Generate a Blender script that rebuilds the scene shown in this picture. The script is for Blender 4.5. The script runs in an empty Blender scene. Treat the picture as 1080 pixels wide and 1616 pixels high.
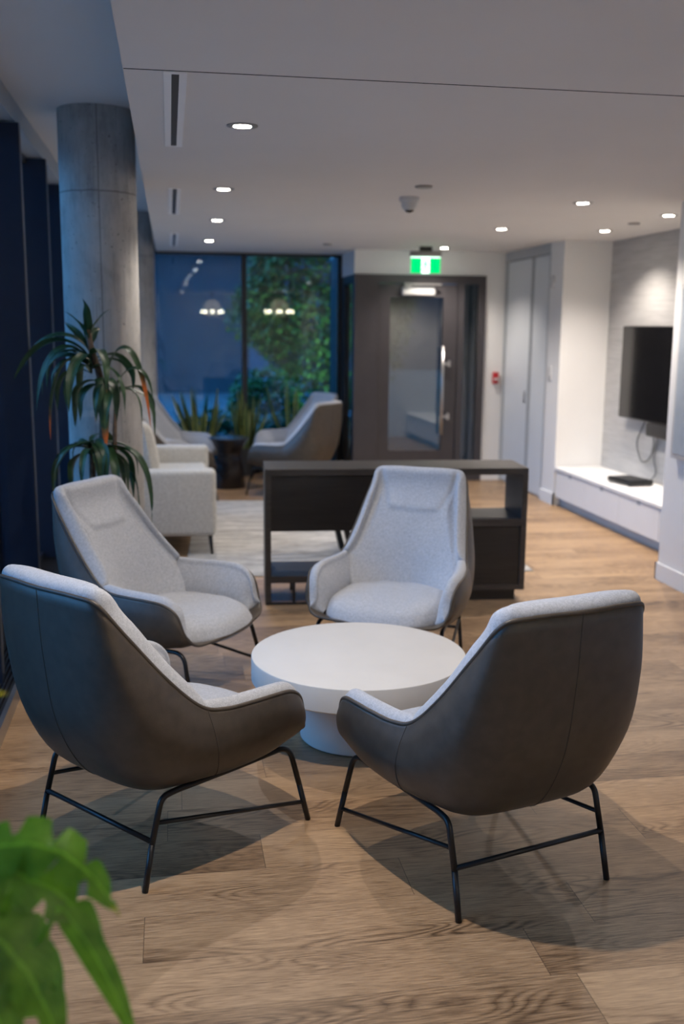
import bpy, bmesh, math, random
from mathutils import Vector, Matrix, noise
random.seed(7)
C = bpy.context.scene.collection
S = bpy.context.scene
R = math.radians
PI = math.pi

# ------------------------------------------------------------------ camera, world, exposure
cam_d = bpy.data.cameras.new('camera')
cam = bpy.data.objects.new('camera', cam_d); C.objects.link(cam)
yaw, pitch, roll = R(9.6), R(10.3), R(0.5)
fw = Vector((math.sin(yaw)*math.cos(pitch), math.cos(yaw)*math.cos(pitch), -math.sin(pitch)))
rt = Vector((math.cos(yaw), -math.sin(yaw), 0)); up = rt.cross(fw)
r2 = rt*math.cos(roll)+up*math.sin(roll); u2 = -rt*math.sin(roll)+up*math.cos(roll)
M = Matrix((r2, u2, -fw)).transposed().to_4x4(); M.translation = (0, 0, 1.6)
cam.matrix_world = M
cam_d.sensor_fit = 'VERTICAL'; cam_d.sensor_height = 36.0; cam_d.sensor_width = 24.0
cam_d.lens = 1600*36/1616
cam_d.clip_start = 0.02; cam_d.clip_end = 200
cam_d.dof.use_dof = True; cam_d.dof.focus_distance = 3.0; cam_d.dof.aperture_fstop = 2.2
S.camera = cam
S.view_settings.view_transform = 'Standard'; S.view_settings.look = 'None'
S.view_settings.gamma = 1; S.view_settings.use_curve_mapping = False
S.view_settings.exposure = 0.0
SPOT_W = 62.0        # downlights
SPOT_COL = (1.0, 0.895, 0.81)
w = bpy.data.worlds.new('dusk'); S.world = w; w.use_nodes = True
wn = w.node_tree; wn.nodes.clear()
wo = wn.nodes.new('ShaderNodeOutputWorld'); wb = wn.nodes.new('ShaderNodeBackground')
wt = wn.nodes.new('ShaderNodeTexCoord'); ws = wn.nodes.new('ShaderNodeSeparateXYZ'); wr = wn.nodes.new('ShaderNodeValToRGB')
wn.links.new(wt.outputs['Generated'], ws.inputs[0]); wn.links.new(ws.outputs['Z'], wr.inputs[0])
wn.links.new(wr.outputs[0], wb.inputs[0]); wn.links.new(wb.outputs[0], wo.inputs[0])
wr.color_ramp.elements[0].position = 0.08; wr.color_ramp.elements[0].color = (0.004, 0.012, 0.028, 1)
wr.color_ramp.elements[1].position = 0.45; wr.color_ramp.elements[1].color = (0.085, 0.26, 0.52, 1)
wb.inputs[1].default_value = 13.0

# ------------------------------------------------------------------ node helpers
class NT:
    def __init__(s, name):
        s.m = bpy.data.materials.new(name); s.m.use_nodes = True
        s.t = s.m.node_tree; s.t.nodes.clear()
        s.out = s.t.nodes.new('ShaderNodeOutputMaterial')
    def n(s, typ, **k):
        nd = s.t.nodes.new('ShaderNode'+typ)
        for a, v in k.items(): setattr(nd, a, v)
        return nd
    def put(s, sock, v):
        if hasattr(v, 'is_output') or isinstance(v, bpy.types.NodeSocket): s.t.links.new(v, sock)
        else: sock.default_value = v
    def math(s, op, a, b=None, c=None):
        nd = s.n('Math', operation=op); s.put(nd.inputs[0], a)
        if b is not None: s.put(nd.inputs[1], b)
        if c is not None: s.put(nd.inputs[2], c)
        return nd.outputs[0]
    def co(s, kind='Object'): return s.n('TexCoord').outputs[kind]
    def mapping(s, v, scale=(1,1,1), loc=(0,0,0), rot=(0,0,0)):
        nd = s.n('Mapping'); s.put(nd.inputs[0], v); nd.inputs['Scale'].default_value = scale
        nd.inputs['Location'].default_value = loc; nd.inputs['Rotation'].default_value = rot
        return nd.outputs[0]
    def noise(s, v, scale=5, detail=3, rough=.5, dist=0):
        nd = s.n('TexNoise'); s.put(nd.inputs['Vector'], v); nd.inputs['Scale'].default_value = scale
        nd.inputs['Detail'].default_value = detail; nd.inputs['Roughness'].default_value = rough
        nd.inputs['Distortion'].default_value = dist
        return nd.outputs['Fac']
    def ramp(s, f, stops):
        nd = s.n('ValToRGB'); s.put(nd.inputs[0], f); e = nd.color_ramp.elements
        while len(e) < len(stops): e.new(.5)
        for i, (p, c) in enumerate(stops): e[i].position = p; e[i].color = (*c, 1)
        return nd.outputs[0]
    def mix(s, f, a, b, bt='MIX'):
        nd = s.n('Mix', data_type='RGBA', blend_type=bt); s.put(nd.inputs[0], f)
        s.put(nd.inputs[6], a if not isinstance(a, tuple) else (*a, 1)[:4]); s.put(nd.inputs[7], b if not isinstance(b, tuple) else (*b, 1)[:4])
        return nd.outputs[2]
    def bump(s, h, strength=.3, dist=.01):
        nd = s.n('Bump'); s.put(nd.inputs['Height'], h); nd.inputs['Strength'].default_value = strength
        nd.inputs['Distance'].default_value = dist
        return nd.outputs[0]
    def bsdf(s, col, rough=.5, metal=0, normal=None, spec=.5, **k):
        b = s.n('BsdfPrincipled')
        s.put(b.inputs['Base Color'], (*col, 1) if isinstance(col, tuple) else col)
        s.put(b.inputs['Roughness'], rough); s.put(b.inputs['Metallic'], metal)
        b.inputs['Specular IOR Level'].default_value = spec
        if normal is not None: s.put(b.inputs['Normal'], normal)
        for a, v in k.items(): s.put(b.inputs[a.replace('_', ' ')], v)
        s.t.links.new(b.outputs[0], s.out.inputs[0])
        return s.m

def flat(name, col, rough=.5, metal=0, nz=.06, scale=12, bump=0, spec=.5, **k):
    """painted/plain material with a slight procedural tone variation"""
    t = NT(name); c = t.co(); f = t.noise(c, scale, 3)
    a = tuple(x*(1-nz) for x in col); b = tuple(min(1, x*(1+nz)) for x in col)
    cc = t.ramp(f, [(.3, a), (.7, b)])
    nrm = t.bump(t.noise(c, scale*20, 2), bump, .002) if bump else None
    return t.bsdf(cc, rough, metal, nrm, spec, **k)

def emis(name, col, strength):
    t = NT(name); e = t.n('Emission'); e.inputs[0].default_value = (*col, 1); e.inputs[1].default_value = strength
    t.t.links.new(e.outputs[0], t.out.inputs[0]); return t.m

def glass(name, tint=(.8, .9, .95), refl=1.0, rough=0.0):
    """thin architectural pane: fresnel mirror over tinted transparency"""
    t = NT(name); fr = t.n('Fresnel'); fr.inputs[0].default_value = 1.5
    f = t.math('MINIMUM', t.math('MULTIPLY', fr.outputs[0], 1.9*refl), 1.0)
    tr = t.n('BsdfTransparent'); tr.inputs[0].default_value = (*tint, 1)
    gl = t.n('BsdfGlossy'); gl.inputs['Roughness'].default_value = rough; gl.inputs[0].default_value = (1, 1, 1, 1)
    mx = t.n('MixShader'); t.t.links.new(f, mx.inputs[0]); t.t.links.new(tr.outputs[0], mx.inputs[1]); t.t.links.new(gl.outputs[0], mx.inputs[2])
    t.t.links.new(mx.outputs[0], t.out.inputs[0]); return t.m

def floor_mat():
    t = NT('oak_plank_floor'); v = t.co(); sp = t.n('SeparateXYZ'); t.t.links.new(v, sp.inputs[0])
    x, y = sp.outputs[0], sp.outputs[1]
    W, L = .2075, 1.22
    ry = t.math('DIVIDE', t.math('SUBTRACT', y, 2.181), W); row = t.math('FLOOR', ry); fy = t.math('FRACT', ry)
    wn1 = t.n('TexWhiteNoise', noise_dimensions='1D'); t.put(wn1.inputs['W'], row)
    rx = t.math('ADD', t.math('DIVIDE', x, L), t.math('MULTIPLY', wn1.outputs[0], 7.3)); col = t.math('FLOOR', rx); fx = t.math('FRACT', rx)
    cb = t.n('CombineXYZ'); t.put(cb.inputs[0], row); t.put(cb.inputs[1], col)
    wn2 = t.n('TexWhiteNoise', noise_dimensions='2D'); t.put(wn2.inputs['Vector'], cb.outputs[0])
    rnd = wn2.outputs[0]
    # grain coordinates, shifted per plank
    off = t.n('CombineXYZ'); t.put(off.inputs[0], t.math('MULTIPLY', rnd, 37.0)); t.put(off.inputs[1], t.math('MULTIPLY', rnd, 91.0)); t.put(off.inputs[2], t.math('MULTIPLY', rnd, 13.0))
    va = t.n('VectorMath', operation='ADD'); t.put(va.inputs[0], v); t.put(va.inputs[1], off.outputs[0]); g = va.outputs[0]
    base = t.noise(t.mapping(g, (.85, 4.6, 1)), 1.6, 1.5, .45, .35)
    rings = t.math('FRACT', t.math('MULTIPLY', base, 22.0))
    rings = t.math('POWER', t.math('ABSOLUTE', t.math('SUBTRACT', t.math('MULTIPLY', rings, 2), 1)), 1.6)
    fine = t.noise(t.mapping(g, (5, 150, 1)), 2.2, 4, .65, .2)
    pores = t.noise(t.mapping(g, (12, 420, 1)), 1.5, 2, .6)
    broad = t.noise(t.mapping(g, (.9, 3.0, 1)), 1.4, 2, .5)
    patch = t.noise(t.mapping(g, (1.1, 3.6, 1), (3, 9, 0)), 1.3, 1, .5)
    ringamt = t.math('MULTIPLY', t.math('SMOOTH_MAX', t.math('SUBTRACT', patch, .42), 0.0, .05), 3.4)
    h = t.math('ADD', t.math('MULTIPLY', fine, .62), t.math('MULTIPLY', broad, .35))
    h = t.math('SUBTRACT', h, t.math('MULTIPLY', t.math('MULTIPLY', rings, ringamt), .24))
    h = t.math('ADD', h, t.math('MULTIPLY', t.math('SUBTRACT', pores, .5), .55))
    h = t.math('ADD', h, t.math('MULTIPLY', t.math('SUBTRACT', rnd, .5), .10))
    c = t.ramp(h, [(.20, (.075, .042, .022)), (.36, (.20, .120, .062)), (.50, (.37, .235, .128)), (.70, (.54, .36, .20))])
    # joints
    def line(f, wdt):
        e = t.math('MINIMUM', f, t.math('SUBTRACT', 1.0, f)); return t.math('LESS_THAN', e, wdt)
    j = t.math('MAXIMUM', line(fy, .0035), line(fx, .0009))
    c = t.mix(t.math('MULTIPLY', j, .65), c, (.04, .025, .018))
    hh = t.math('SUBTRACT', t.math('MULTIPLY', h, .5), j)
    rough = t.math('ADD', t.math('MULTIPLY', fine, .16), .32)
    return t.bsdf(c, rough, 0, t.bump(hh, .35, .0012), .45)

def fabric_mat(name, c0, c1, scale=900, bump=.35):
    t = NT(name); v = t.co(); a = t.noise(t.mapping(v, (1, 1, 1)), scale*.35, 2, .7); b = t.noise(v, scale*.1, 3, .7)
    wv = t.n('TexWave', wave_type='BANDS', bands_direction='DIAGONAL'); t.put(wv.inputs['Vector'], v); wv.inputs['Scale'].default_value = scale*.22
    wv.inputs['Distortion'].default_value = 1.5
    f = t.math('ADD', t.math('MULTIPLY', a, .6), t.math('MULTIPLY', b, .4))
    c = t.ramp(f, [(.38, c0), (.62, c1)])
    h = t.math('ADD', t.math('MULTIPLY', wv.outputs['Fac'], .5), a)
    return t.bsdf(c, .95, 0, t.bump(h, bump, .0015), .15, Sheen_Weight=.25)

def concrete_mat():
    t = NT('cast_concrete'); v = t.co(); sp = t.n('SeparateXYZ'); t.t.links.new(v, sp.inputs[0])
    a = t.noise(v, 3.2, 6, .6, .4); b = t.noise(t.mapping(v, (9, 9, 2.2)), 2.5, 5, .7); pits = t.noise(v, 60, 2, .5)
    st = t.noise(t.mapping(v, (30, 30, 1.2)), 1.4, 3, .6)
    f = t.math('ADD', t.math('MULTIPLY', a, .55), t.math('MULTIPLY', b, .45))
    c = t.ramp(f, [(.30, (.24, .235, .225)), (.5, (.44, .43, .41)), (.72, (.58, .565, .54))])
    c = t.mix(t.math('MULTIPLY', t.math('GREATER_THAN', st, .63), .25), c, (.12, .115, .11))
    c = t.mix(t.math('MULTIPLY', t.math('GREATER_THAN', pits, .70), .7), c, (.05, .05, .05))
    # formwork joint lines (real marks cast into the surface)
    z = t.math('ADD', sp.outputs[2], t.math('MULTIPLY', t.math('SUBTRACT', b, .5), .012))
    l1 = t.math('LESS_THAN', t.math('ABSOLUTE', t.math('SUBTRACT', z, 2.31)), .004)
    l2 = t.math('MULTIPLY', t.math('LESS_THAN', t.math('ABSOLUTE', t.math('SUBTRACT', sp.outputs[0], .015)), .0035), t.math('LESS_THAN', sp.outputs[1], 0.0))
    l = t.math('MAXIMUM', l1, l2)
    c = t.mix(t.math('MULTIPLY', l, .55), c, (.06, .058, .055))
    h = t.math('SUBTRACT', t.math('ADD', a, t.math('MULTIPLY', b, .5)), l)
    return t.bsdf(c, .72, 0, t.bump(h, .35, .004), .35)

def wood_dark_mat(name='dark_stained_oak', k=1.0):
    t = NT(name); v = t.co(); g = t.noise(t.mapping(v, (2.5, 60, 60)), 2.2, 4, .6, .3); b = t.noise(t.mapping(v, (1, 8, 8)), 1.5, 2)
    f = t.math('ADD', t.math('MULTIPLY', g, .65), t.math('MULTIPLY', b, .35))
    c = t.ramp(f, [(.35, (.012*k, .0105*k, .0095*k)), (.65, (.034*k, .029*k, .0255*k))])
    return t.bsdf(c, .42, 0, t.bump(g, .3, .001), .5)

def wallpaper_mat():
    t = NT('grasscloth_wallcovering'); v = t.co(); g = t.noise(t.mapping(v, (1, 1.0, 70)), 2.0, 3, .6, .3); b = t.noise(t.mapping(v, (1, 2.2, 14)), 1.5, 3, .6)
    f = t.math('ADD', t.math('MULTIPLY', g, .6), t.math('MULTIPLY', b, .4))
    c = t.ramp(f, [(.30, (.38, .375, .36)), (.5, (.48, .472, .455)), (.70, (.56, .55, .53))])
    return t.bsdf(c, .75, 0, t.bump(g, .35, .002), .3)

def rug_mat():
    t = NT('grey_woven_rug'); v = t.co(); g = t.noise(t.mapping(v, (1.3, 9, 1)), 1.6, 5, .7, .6); b = t.noise(t.mapping(v, (4, 26, 1)), 2.5, 3, .7); p = t.noise(v, 260, 2)
    f = t.math('ADD', t.math('MULTIPLY', g, .6), t.math('MULTIPLY', b, .4))
    c = t.ramp(f, [(.36, (.20, .195, .185)), (.50, (.40, .39, .37)), (.64, (.60, .585, .56))])
    return t.bsdf(c, .95, 0, t.bump(p, .5, .004), .15)

def leaf_mat(name, c0, c1, tip=None, rough=.38, trans=.25):
    t = NT(name); v = t.co(); at = t.n('Attribute', attribute_name='leafuv'); sp = t.n('SeparateXYZ'); t.t.links.new(at.outputs['Vector'], sp.inputs[0])
    # x: across (-1..1), y: along (0..1), z: per-leaf value
    f = t.noise(v, 25, 3)
    c = t.ramp(f, [(.3, c0), (.7, c1)])
    mid = t.math('LESS_THAN', t.math('ABSOLUTE', sp.outputs[0]), .07)
    c = t.mix(t.math('MULTIPLY', mid, .35), c, tuple(min(1, q*2.2) for q in c1))
    if tip:
        lim = t.math('SUBTRACT', 1.0, t.math('MULTIPLY', sp.outputs[2], .55))
        e = t.math('MULTIPLY', t.math('SUBTRACT', t.math('ADD', sp.outputs[1], t.math('MULTIPLY', t.math('SUBTRACT', f, .5), .25)), lim), 8.0)
        e = t.math('MINIMUM', t.math('MAXIMUM', e, 0.0), 1.0)
        e = t.math('MULTIPLY', e, t.math('GREATER_THAN', sp.outputs[2], .12))
        c = t.mix(e, c, tip)
    b = t.n('BsdfPrincipled'); t.put(b.inputs['Base Color'], c); b.inputs['Roughness'].default_value = rough
    vein = t.math('SINE', t.math('MULTIPLY', t.math('ADD', t.math('ABSOLUTE', sp.outputs[0]), t.math('MULTIPLY', sp.outputs[1], -3.0)), 26.0))
    t.put(b.inputs['Normal'], t.bump(vein, .15, .003))
    tl = t.n('BsdfTranslucent'); t.put(tl.inputs[0], c)
    mx = t.n('MixShader'); mx.inputs[0].default_value = trans
    t.t.links.new(b.outputs[0], mx.inputs[1]); t.t.links.new(tl.outputs[0], mx.inputs[2]); t.t.links.new(mx.outputs[0], t.out.inputs[0])
    return t.m

def snake_mat():
    t = NT('snake_plant_leaf'); v = t.co(); at = t.n('Attribute', attribute_name='leafuv'); sp = t.n('SeparateXYZ'); t.t.links.new(at.outputs['Vector'], sp.inputs[0])
    f = t.noise(t.mapping(v, (6, 6, 40)), 1.6, 3, .6, .8)
    c = t.ramp(f, [(.4, (.02, .05, .018)), (.6, (.07, .13, .05))])
    edge = t.math('GREATER_THAN', t.math('ABSOLUTE', sp.outputs[0]), .62)
    c = t.mix(edge, c, (.30, .32, .08))
    return t.bsdf(c, .4, 0, None, .4)

MAT = {}
MAT['floor'] = floor_mat()
MAT['white'] = flat('white_paint', (.78, .775, .76), .6, nz=.015, scale=3, bump=.05)
MAT['ceil'] = flat('ceiling_paint', (.74, .72, .70), .75, nz=.015, scale=2, bump=.05)
MAT['closet'] = flat('closet_door_paint', (.66, .69, .71), .45, nz=.015, scale=3)
MAT['greytrim'] = flat('grey_painted_header', (.42, .45, .47), .5, nz=.02)
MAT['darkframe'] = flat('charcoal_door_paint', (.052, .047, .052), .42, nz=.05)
MAT['mull'] = flat('dark_anodised_aluminium', (.028, .03, .035), .35, .3, nz=.05)
MAT['mull_left_dusk'] = flat('dusk_tinted_dark_aluminium', (.020, .030, .056), .3, .2, nz=.05)  # dark mullion metal with blue dusk light painted into its base colour
MAT['sillmetal'] = flat('brushed_aluminium', (.45, .46, .48), .3, .9, nz=.05)
MAT['steel'] = flat('satin_stainless_steel', (.62, .62, .61), .28, 1.0, nz=.04)
MAT['glass'] = glass('window_glass', (.42, .62, .74), .7)
MAT['doorglass'] = glass('tinted_door_glass', (.30, .33, .33), 1.3)
MAT['sideglass'] = glass('left_window_glass', (.78, .88, .94), .55)
MAT['concrete'] = concrete_mat()
MAT['wallpaper'] = wallpaper_mat()
MAT['rug'] = rug_mat()
MAT['fabric'] = fabric_mat('light_grey_upholstery', (.33, .345, .375), (.50, .515, .55))
MAT['leather'] = flat('taupe_leatherette', (.064, .050, .037), .42, nz=.16, scale=26, bump=.22, spec=.5)
MAT['blackmetal'] = flat('black_powder_coated_steel', (.010, .010, .011), .38, .2, nz=.1)
MAT['seam'] = flat('seam_thread', (.055, .047, .04), .7, nz=.05)
MAT['table'] = flat('white_concrete_composite', (.60, .585, .555), .55, nz=.03, scale=5, bump=.08)
MAT['darkwood'] = wood_dark_mat('dark_stained_oak', 1.7)
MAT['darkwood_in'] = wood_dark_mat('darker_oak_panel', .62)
MAT['sofa'] = fabric_mat('cream_sofa_fabric', (.42, .41, .375), (.62, .61, .57), 500, .3)
MAT['blackgloss'] = flat('black_glossy_plastic', (.008, .008, .009), .12, nz=.05)
MAT['black'] = flat('matt_black_plastic', (.012, .012, .013), .5, nz=.1)
MAT['stool'] = flat('black_lacquer', (.014, .010, .010), .22, nz=.1)
MAT['cable'] = flat('grey_cable', (.08, .08, .08), .5)
MAT['red'] = flat('red_plastic', (.45, .012, .02), .35)
MAT['dracaena'] = leaf_mat('dracaena_leaf', (.012, .040, .016), (.035, .085, .03), (.50, .12, .02), .42, .12)
MAT['cane'] = flat('dracaena_cane_bark', (.13, .085, .055), .8, nz=.35, scale=40, bump=.5)
MAT['fore'] = leaf_mat('split_leaf_green', (.07, .21, .012), (.18, .40, .03), (.75, .60, .02), .26, .35)
MAT['snake'] = snake_mat()
MAT['hedge'] = leaf_mat('garden_shrub_leaf', (.03, .085, .015), (.08, .20, .035), None, .5, .3)
MAT['lowgreen'] = leaf_mat('groundcover_leaf', (.015, .07, .025), (.035, .14, .05), None, .5, .3)
MAT['bark'] = flat('tree_bark', (.06, .045, .035), .9, nz=.4, scale=20, bump=.6)
MAT['pot'] = flat('dark_grey_planter', (.045, .045, .047), .6, nz=.1)
MAT['soil'] = flat('potting_soil', (.02, .014, .01), .95, nz=.4, scale=80, bump=.6)
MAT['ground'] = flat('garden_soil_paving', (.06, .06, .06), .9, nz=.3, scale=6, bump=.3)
MAT['facade'] = flat('neighbour_facade', (.05, .052, .055), .8, nz=.15, scale=2)
MAT['lamp'] = emis('downlight_led', (1.0, .93, .80), 55)
MAT['bulb'] = emis('chandelier_bulb', (1.0, .85, .55), 70)
MAT['signgreen'] = emis('exit_sign_green', (.0, .62, .16), 1.5)
MAT['signwhite'] = emis('exit_sign_white', (.75, 1.0, .85), 2.6)
MAT['plasticwhite'] = flat('white_plastic', (.62, .62, .61), .4, nz=.02)
MAT['trimring'] = flat('satin_trim_ring', (.32, .31, .30), .35, .6, nz=.03)
MAT['brass'] = flat('aged_brass', (.45, .30, .12), .3, 1.0, nz=.1)
MAT['poster'] = flat('pale_blue_framed_print', (.42, .47, .52), .3, nz=.12, scale=4)
MAT['diffuser'] = flat('diffuser_white', (.92, .92, .92), .4, nz=.01)
MAT['paper'] = flat('white_paper', (.7, .7, .7), .7, nz=.03)

# ------------------------------------------------------------------ mesh helpers
def mk(name, verts, faces, mat, parent=None, smooth=False, attr=None, mats=None, midx=None):
    me = bpy.data.meshes.new(name); me.from_pydata([tuple(v) for v in verts], [], faces); me.update()
    if smooth: me.polygons.foreach_set('use_smooth', [True]*len(me.polygons))
    if attr:
        a = me.attributes.new('leafuv', 'FLOAT_VECTOR', 'POINT')
        a.data.foreach_set('vector', [q for p in attr for q in p])
    me.materials.append(MAT[mat])
    if mats:
        for q in mats: me.materials.append(MAT[q])
        me.polygons.foreach_set('material_index', midx)
    o = bpy.data.objects.new(name, me); C.objects.link(o)
    if parent: o.parent = parent
    return o

def fix(o):
    bm = bmesh.new(); bm.from_mesh(o.data); bmesh.ops.recalc_face_normals(bm, faces=bm.faces); bm.to_mesh(o.data); bm.free(); return o

def box(name, a, b, mat, parent=None, bev=0, seg=2, rot=0):
    bm = bmesh.new(); bmesh.ops.create_cube(bm, size=1)
    s = [b[i]-a[i] for i in range(3)]; c = [(a[i]+b[i])/2 for i in range(3)]
    for v in bm.verts: v.co = Vector((v.co.x*s[0]+c[0], v.co.y*s[1]+c[1], v.co.z*s[2]+c[2]))
    if bev:
        bmesh.ops.bevel(bm, geom=bm.edges[:], offset=bev, segments=seg, profile=.5, affect='EDGES')
    me = bpy.data.meshes.new(name); bm.to_mesh(me); bm.free()
    if bev and seg > 1: me.polygons.foreach_set('use_smooth', [True]*len(me.polygons)); 
    me.materials.append(MAT[mat]); o = bpy.data.objects.new(name, me); C.objects.link(o)
    if parent: o.parent = parent
    if rot: o.rotation_euler = (0, 0, rot)
    return o

def boxes(name, lst, mat, parent=None):
    vs, fs = [], []
    for a, b in lst:
        k = len(vs)
        vs += [(x, y, z) for z in (a[2], b[2]) for y in (a[1], b[1]) for x in (a[0], b[0])]
        fs += [(k, k+2, k+3, k+1), (k+4, k+5, k+7, k+6), (k, k+1, k+5, k+4), (k+2, k+6, k+7, k+3), (k, k+4, k+6, k+2), (k+1, k+3, k+7, k+5)]
    return mk(name, vs, fs, mat, parent)

def lathe(name, prof, mat, parent=None, n=48, smooth=True, loc=(0, 0, 0)):
    vs, fs = [], []
    for (r, z) in prof:
        for i in range(n):
            a = 2*PI*i/n; vs.append((r*math.cos(a)+loc[0], r*math.sin(a)+loc[1], z+loc[2]))
    m = len(prof)
    for j in range(m-1):
        for i in range(n):
            i2 = (i+1) % n; fs.append((j*n+i, j*n+i2, (j+1)*n+i2, (j+1)*n+i))
    if prof[0][0] > 1e-6: fs.append(tuple(range(n-1, -1, -1)))
    if prof[-1][0] > 1e-6: fs.append(tuple((m-1)*n+i for i in range(n)))
    o = mk(name, vs, fs, mat, parent, smooth)
    if smooth:
        md = o.modifiers.new('e', 'EDGE_SPLIT'); md.split_angle = R(35)
    return o

def smooth_path(pts, rad=.03, seg=6):
    """polyline with rounded corners"""
    pts = [Vector(p) for p in pts]; out = [pts[0]]
    for i in range(1, len(pts)-1):
        p, a, b = pts[i], (pts[i-1]-pts[i]), (pts[i+1]-pts[i])
        r = min(rad, a.length*.45, b.length*.45); A = p+a.normalized()*r; B = p+b.normalized()*r
        for k in range(seg+1):
            s = k/seg; out.append(A*(1-s)**2+p*2*s*(1-s)+B*s*s)
    out.append(pts[-1]); return out

def tube_geo(pts, r, n=10, closed=False, vs=None, fs=None):
    vs = [] if vs is None else vs; fs = [] if fs is None else fs
    pts = [Vector(p) for p in pts]; N = len(pts); k0 = len(vs); nrm = None
    for i, p in enumerate(pts):
        if closed: t = pts[(i+1) % N]-pts[i-1]
        else: t = pts[min(i+1, N-1)]-pts[max(i-1, 0)]
        t.normalize()
        if nrm is None: nrm = t.orthogonal().normalized()
        nrm = (nrm-t*nrm.dot(t)).normalized(); b = t.cross(nrm)
        rr = r(i/(N-1)) if callable(r) else r
        for j in range(n):
            a = 2*PI*j/n; vs.append(p+nrm*math.cos(a)*rr+b*math.sin(a)*rr)
    for i in range(N if closed else N-1):
        i2 = (i+1) % N
        for j in range(n):
            j2 = (j+1) % n; fs.append((k0+i*n+j, k0+i*n+j2, k0+i2*n+j2, k0+i2*n+j))
    if not closed:
        fs.append(tuple(k0+j for j in range(n-1, -1, -1))); fs.append(tuple(k0+(N-1)*n+j for j in range(n)))
    return vs, fs

def tube(name, pts, r, mat, parent=None, n=10, closed=False):
    vs, fs = tube_geo(pts, r, n, closed); return mk(name, vs, fs, mat, parent, True)

def thing(name, label, cat, loc=(0, 0, 0), rz=0, group=None):
    o = bpy.data.objects.new(name, None); C.objects.link(o); o.empty_display_size = .1
    o.location = loc; o.rotation_euler = (0, 0, rz); return tag(o, label, cat, group)
def tag(o, label, cat, group=None):
    o['label'] = label; o['category'] = cat
    if group: o['group'] = group
    return o
def struct(o): o['kind'] = 'structure'; return o
def copy_tree(o, parent=None):
    c = o.copy(); C.objects.link(c)
    if parent: c.parent = parent
    for ch in list(o.children): copy_tree(ch, c)
    return c

# ------------------------------------------------------------------ room shell
ZC, ZU = 2.38, 2.75            # main ceiling, raised ceiling strip by the windows
XL, XR, XN = -.90, 3.12, 3.92  # left glazing, right wall, niche wall
YB, YW, YR = 10.42, 11.24, -3.0
XS = -.125                     # soffit edge
struct(box('floor', (XL-.1, YR-.1, -.1), (XN+.2, YW+.05, 0), 'floor'))
struct(box('ceiling', (XS, YR-.1, ZC), (XN+.2, YW+.06, ZU+.1), 'ceil'))
struct(box('ceiling_raised', (XL-.1, YR-.1, ZU), (XS, YW+.06, ZU+.1), 'ceil')).name = 'ceiling'
struct(box('wall_right', (XR, YR, 0), (XN+.2, 6.03, ZC), 'white'))
struct(box('wall_niche', (XN, 6.03, 0), (XN+.2, 8.82, ZC), 'wallpaper')).name = 'wall_right'
struct(box('wall_closet', (3.47, 8.80, 0), (XN+.2, 9.13, ZC), 'white')).name = 'wall_right'
struct(box('wall_closet_back', (3.56, 9.13, 0), (XN+.2, YB+.1, ZC), 'white')).name = 'wall_right'
struct(boxes('wall_back', [((3.26, YB, 0), (3.56, YB+.12, ZC)), ((1.87, YB, 2.14), (3.26, YB+.12, ZC)), ((1.87, YB+.12, 2.14), (1.95, YW, ZC)), ((1.87, YW, 2.14), (3.56, YW+.1, ZC))], 'white'))
struct(box('wall_rear', (XL-.1, YR-.12, 0), (XN+.2, YR, ZU), 'white'))
struct(box('trim_1', (XS+.002, 3.378, ZC-.0015), (XR-.01, 3.382, ZC+.001), 'black'))
# baseboards
struct(boxes('baseboard_right', [((XR-.014, YR, 0), (XR, 6.044, .11)), ((XR-.014, 6.03, 0), (XN, 6.044, .11))], 'white'))
struct(boxes('baseboard_closet', [((3.456, 8.786, 0), (3.47, 9.13, .11)), ((3.456, 8.786, 0), (3.47, 8.80, .11))], 'white')).name = 'baseboard_right'
struct(box('baseboard_back', (3.262, YB-.014, 0), (3.47, YB, .11), 'white'))

# closet doors: two sliding leaves and grey header
struct(boxes('trim_2', [((3.47, 9.13, 2.29), (3.53, YB, ZC)), ((3.47, 9.12, 0), (3.53, 9.15, 2.29)), ((3.47, YB-.03, 0), (3.53, YB, 2.29))], 'greytrim'))
struct(box('trim_track', (3.49, 9.15, 0), (3.56, YB-.03, .006), 'sillmetal')).name = 'trim_3'
for i, (y0, y1) in enumerate([(9.65, YB-.03), (9.15, 9.63)]):
    d = struct(box('door_%d' % (i+1), (3.495+.0*i, y0, .012), (3.535, y1, 2.285), 'closet', bev=.004, seg=1))
    box('door_edge', (3.490, y1-.03 if i == 1 else y0, .012), (3.497, y1 if i == 1 else y0+.03, 2.285), 'greytrim', d)
    if i == 0: box('flush_pull', (3.489, 9.74, .87), (3.4955, 9.78, 1.0), 'steel', d, bev=.002, seg=1)

# dark glazed entrance (door_3) with frame, leaf, sidelight
fr = struct(boxes('trim_4', [((1.87, YB-.03, 2.055), (3.26, YB+.05, 2.14)), ((1.87, YB-.03, 0), (2.12, YB+.05, 2.055)), ((2.965, YB-.03, 0), (3.03, YB+.05, 2.055)),
                   ((3.185, YB-.03, 0), (3.26, YB+.05, 2.055)), ((3.03, YB-.03, 0), (3.185, YB+.05, .12))], 'darkframe'))
struct(box('window_1', (3.03, YB+.005, .12), (3.185, YB+.011, 2.055), 'doorglass'))
dr = struct(boxes('door_3', [((2.125, YB-.012, .01), (2.245, YB+.032, 2.05)), ((2.81, YB-.012, .01), (2.96, YB+.032, 2.05)), ((2.245, YB-.012, 1.915), (2.81, YB+.032, 2.05)), ((2.245, YB-.012, .01), (2.81, YB+.032, .33))], 'darkframe'))
box('glass_pane', (2.245, YB+.005, .33), (2.81, YB+.013, 1.915), 'doorglass', dr)
h = tube('pull_handle', [(2.80, YB-.075, .50), (2.80, YB-.075, 1.42)], .016, 'steel', dr)
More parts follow.
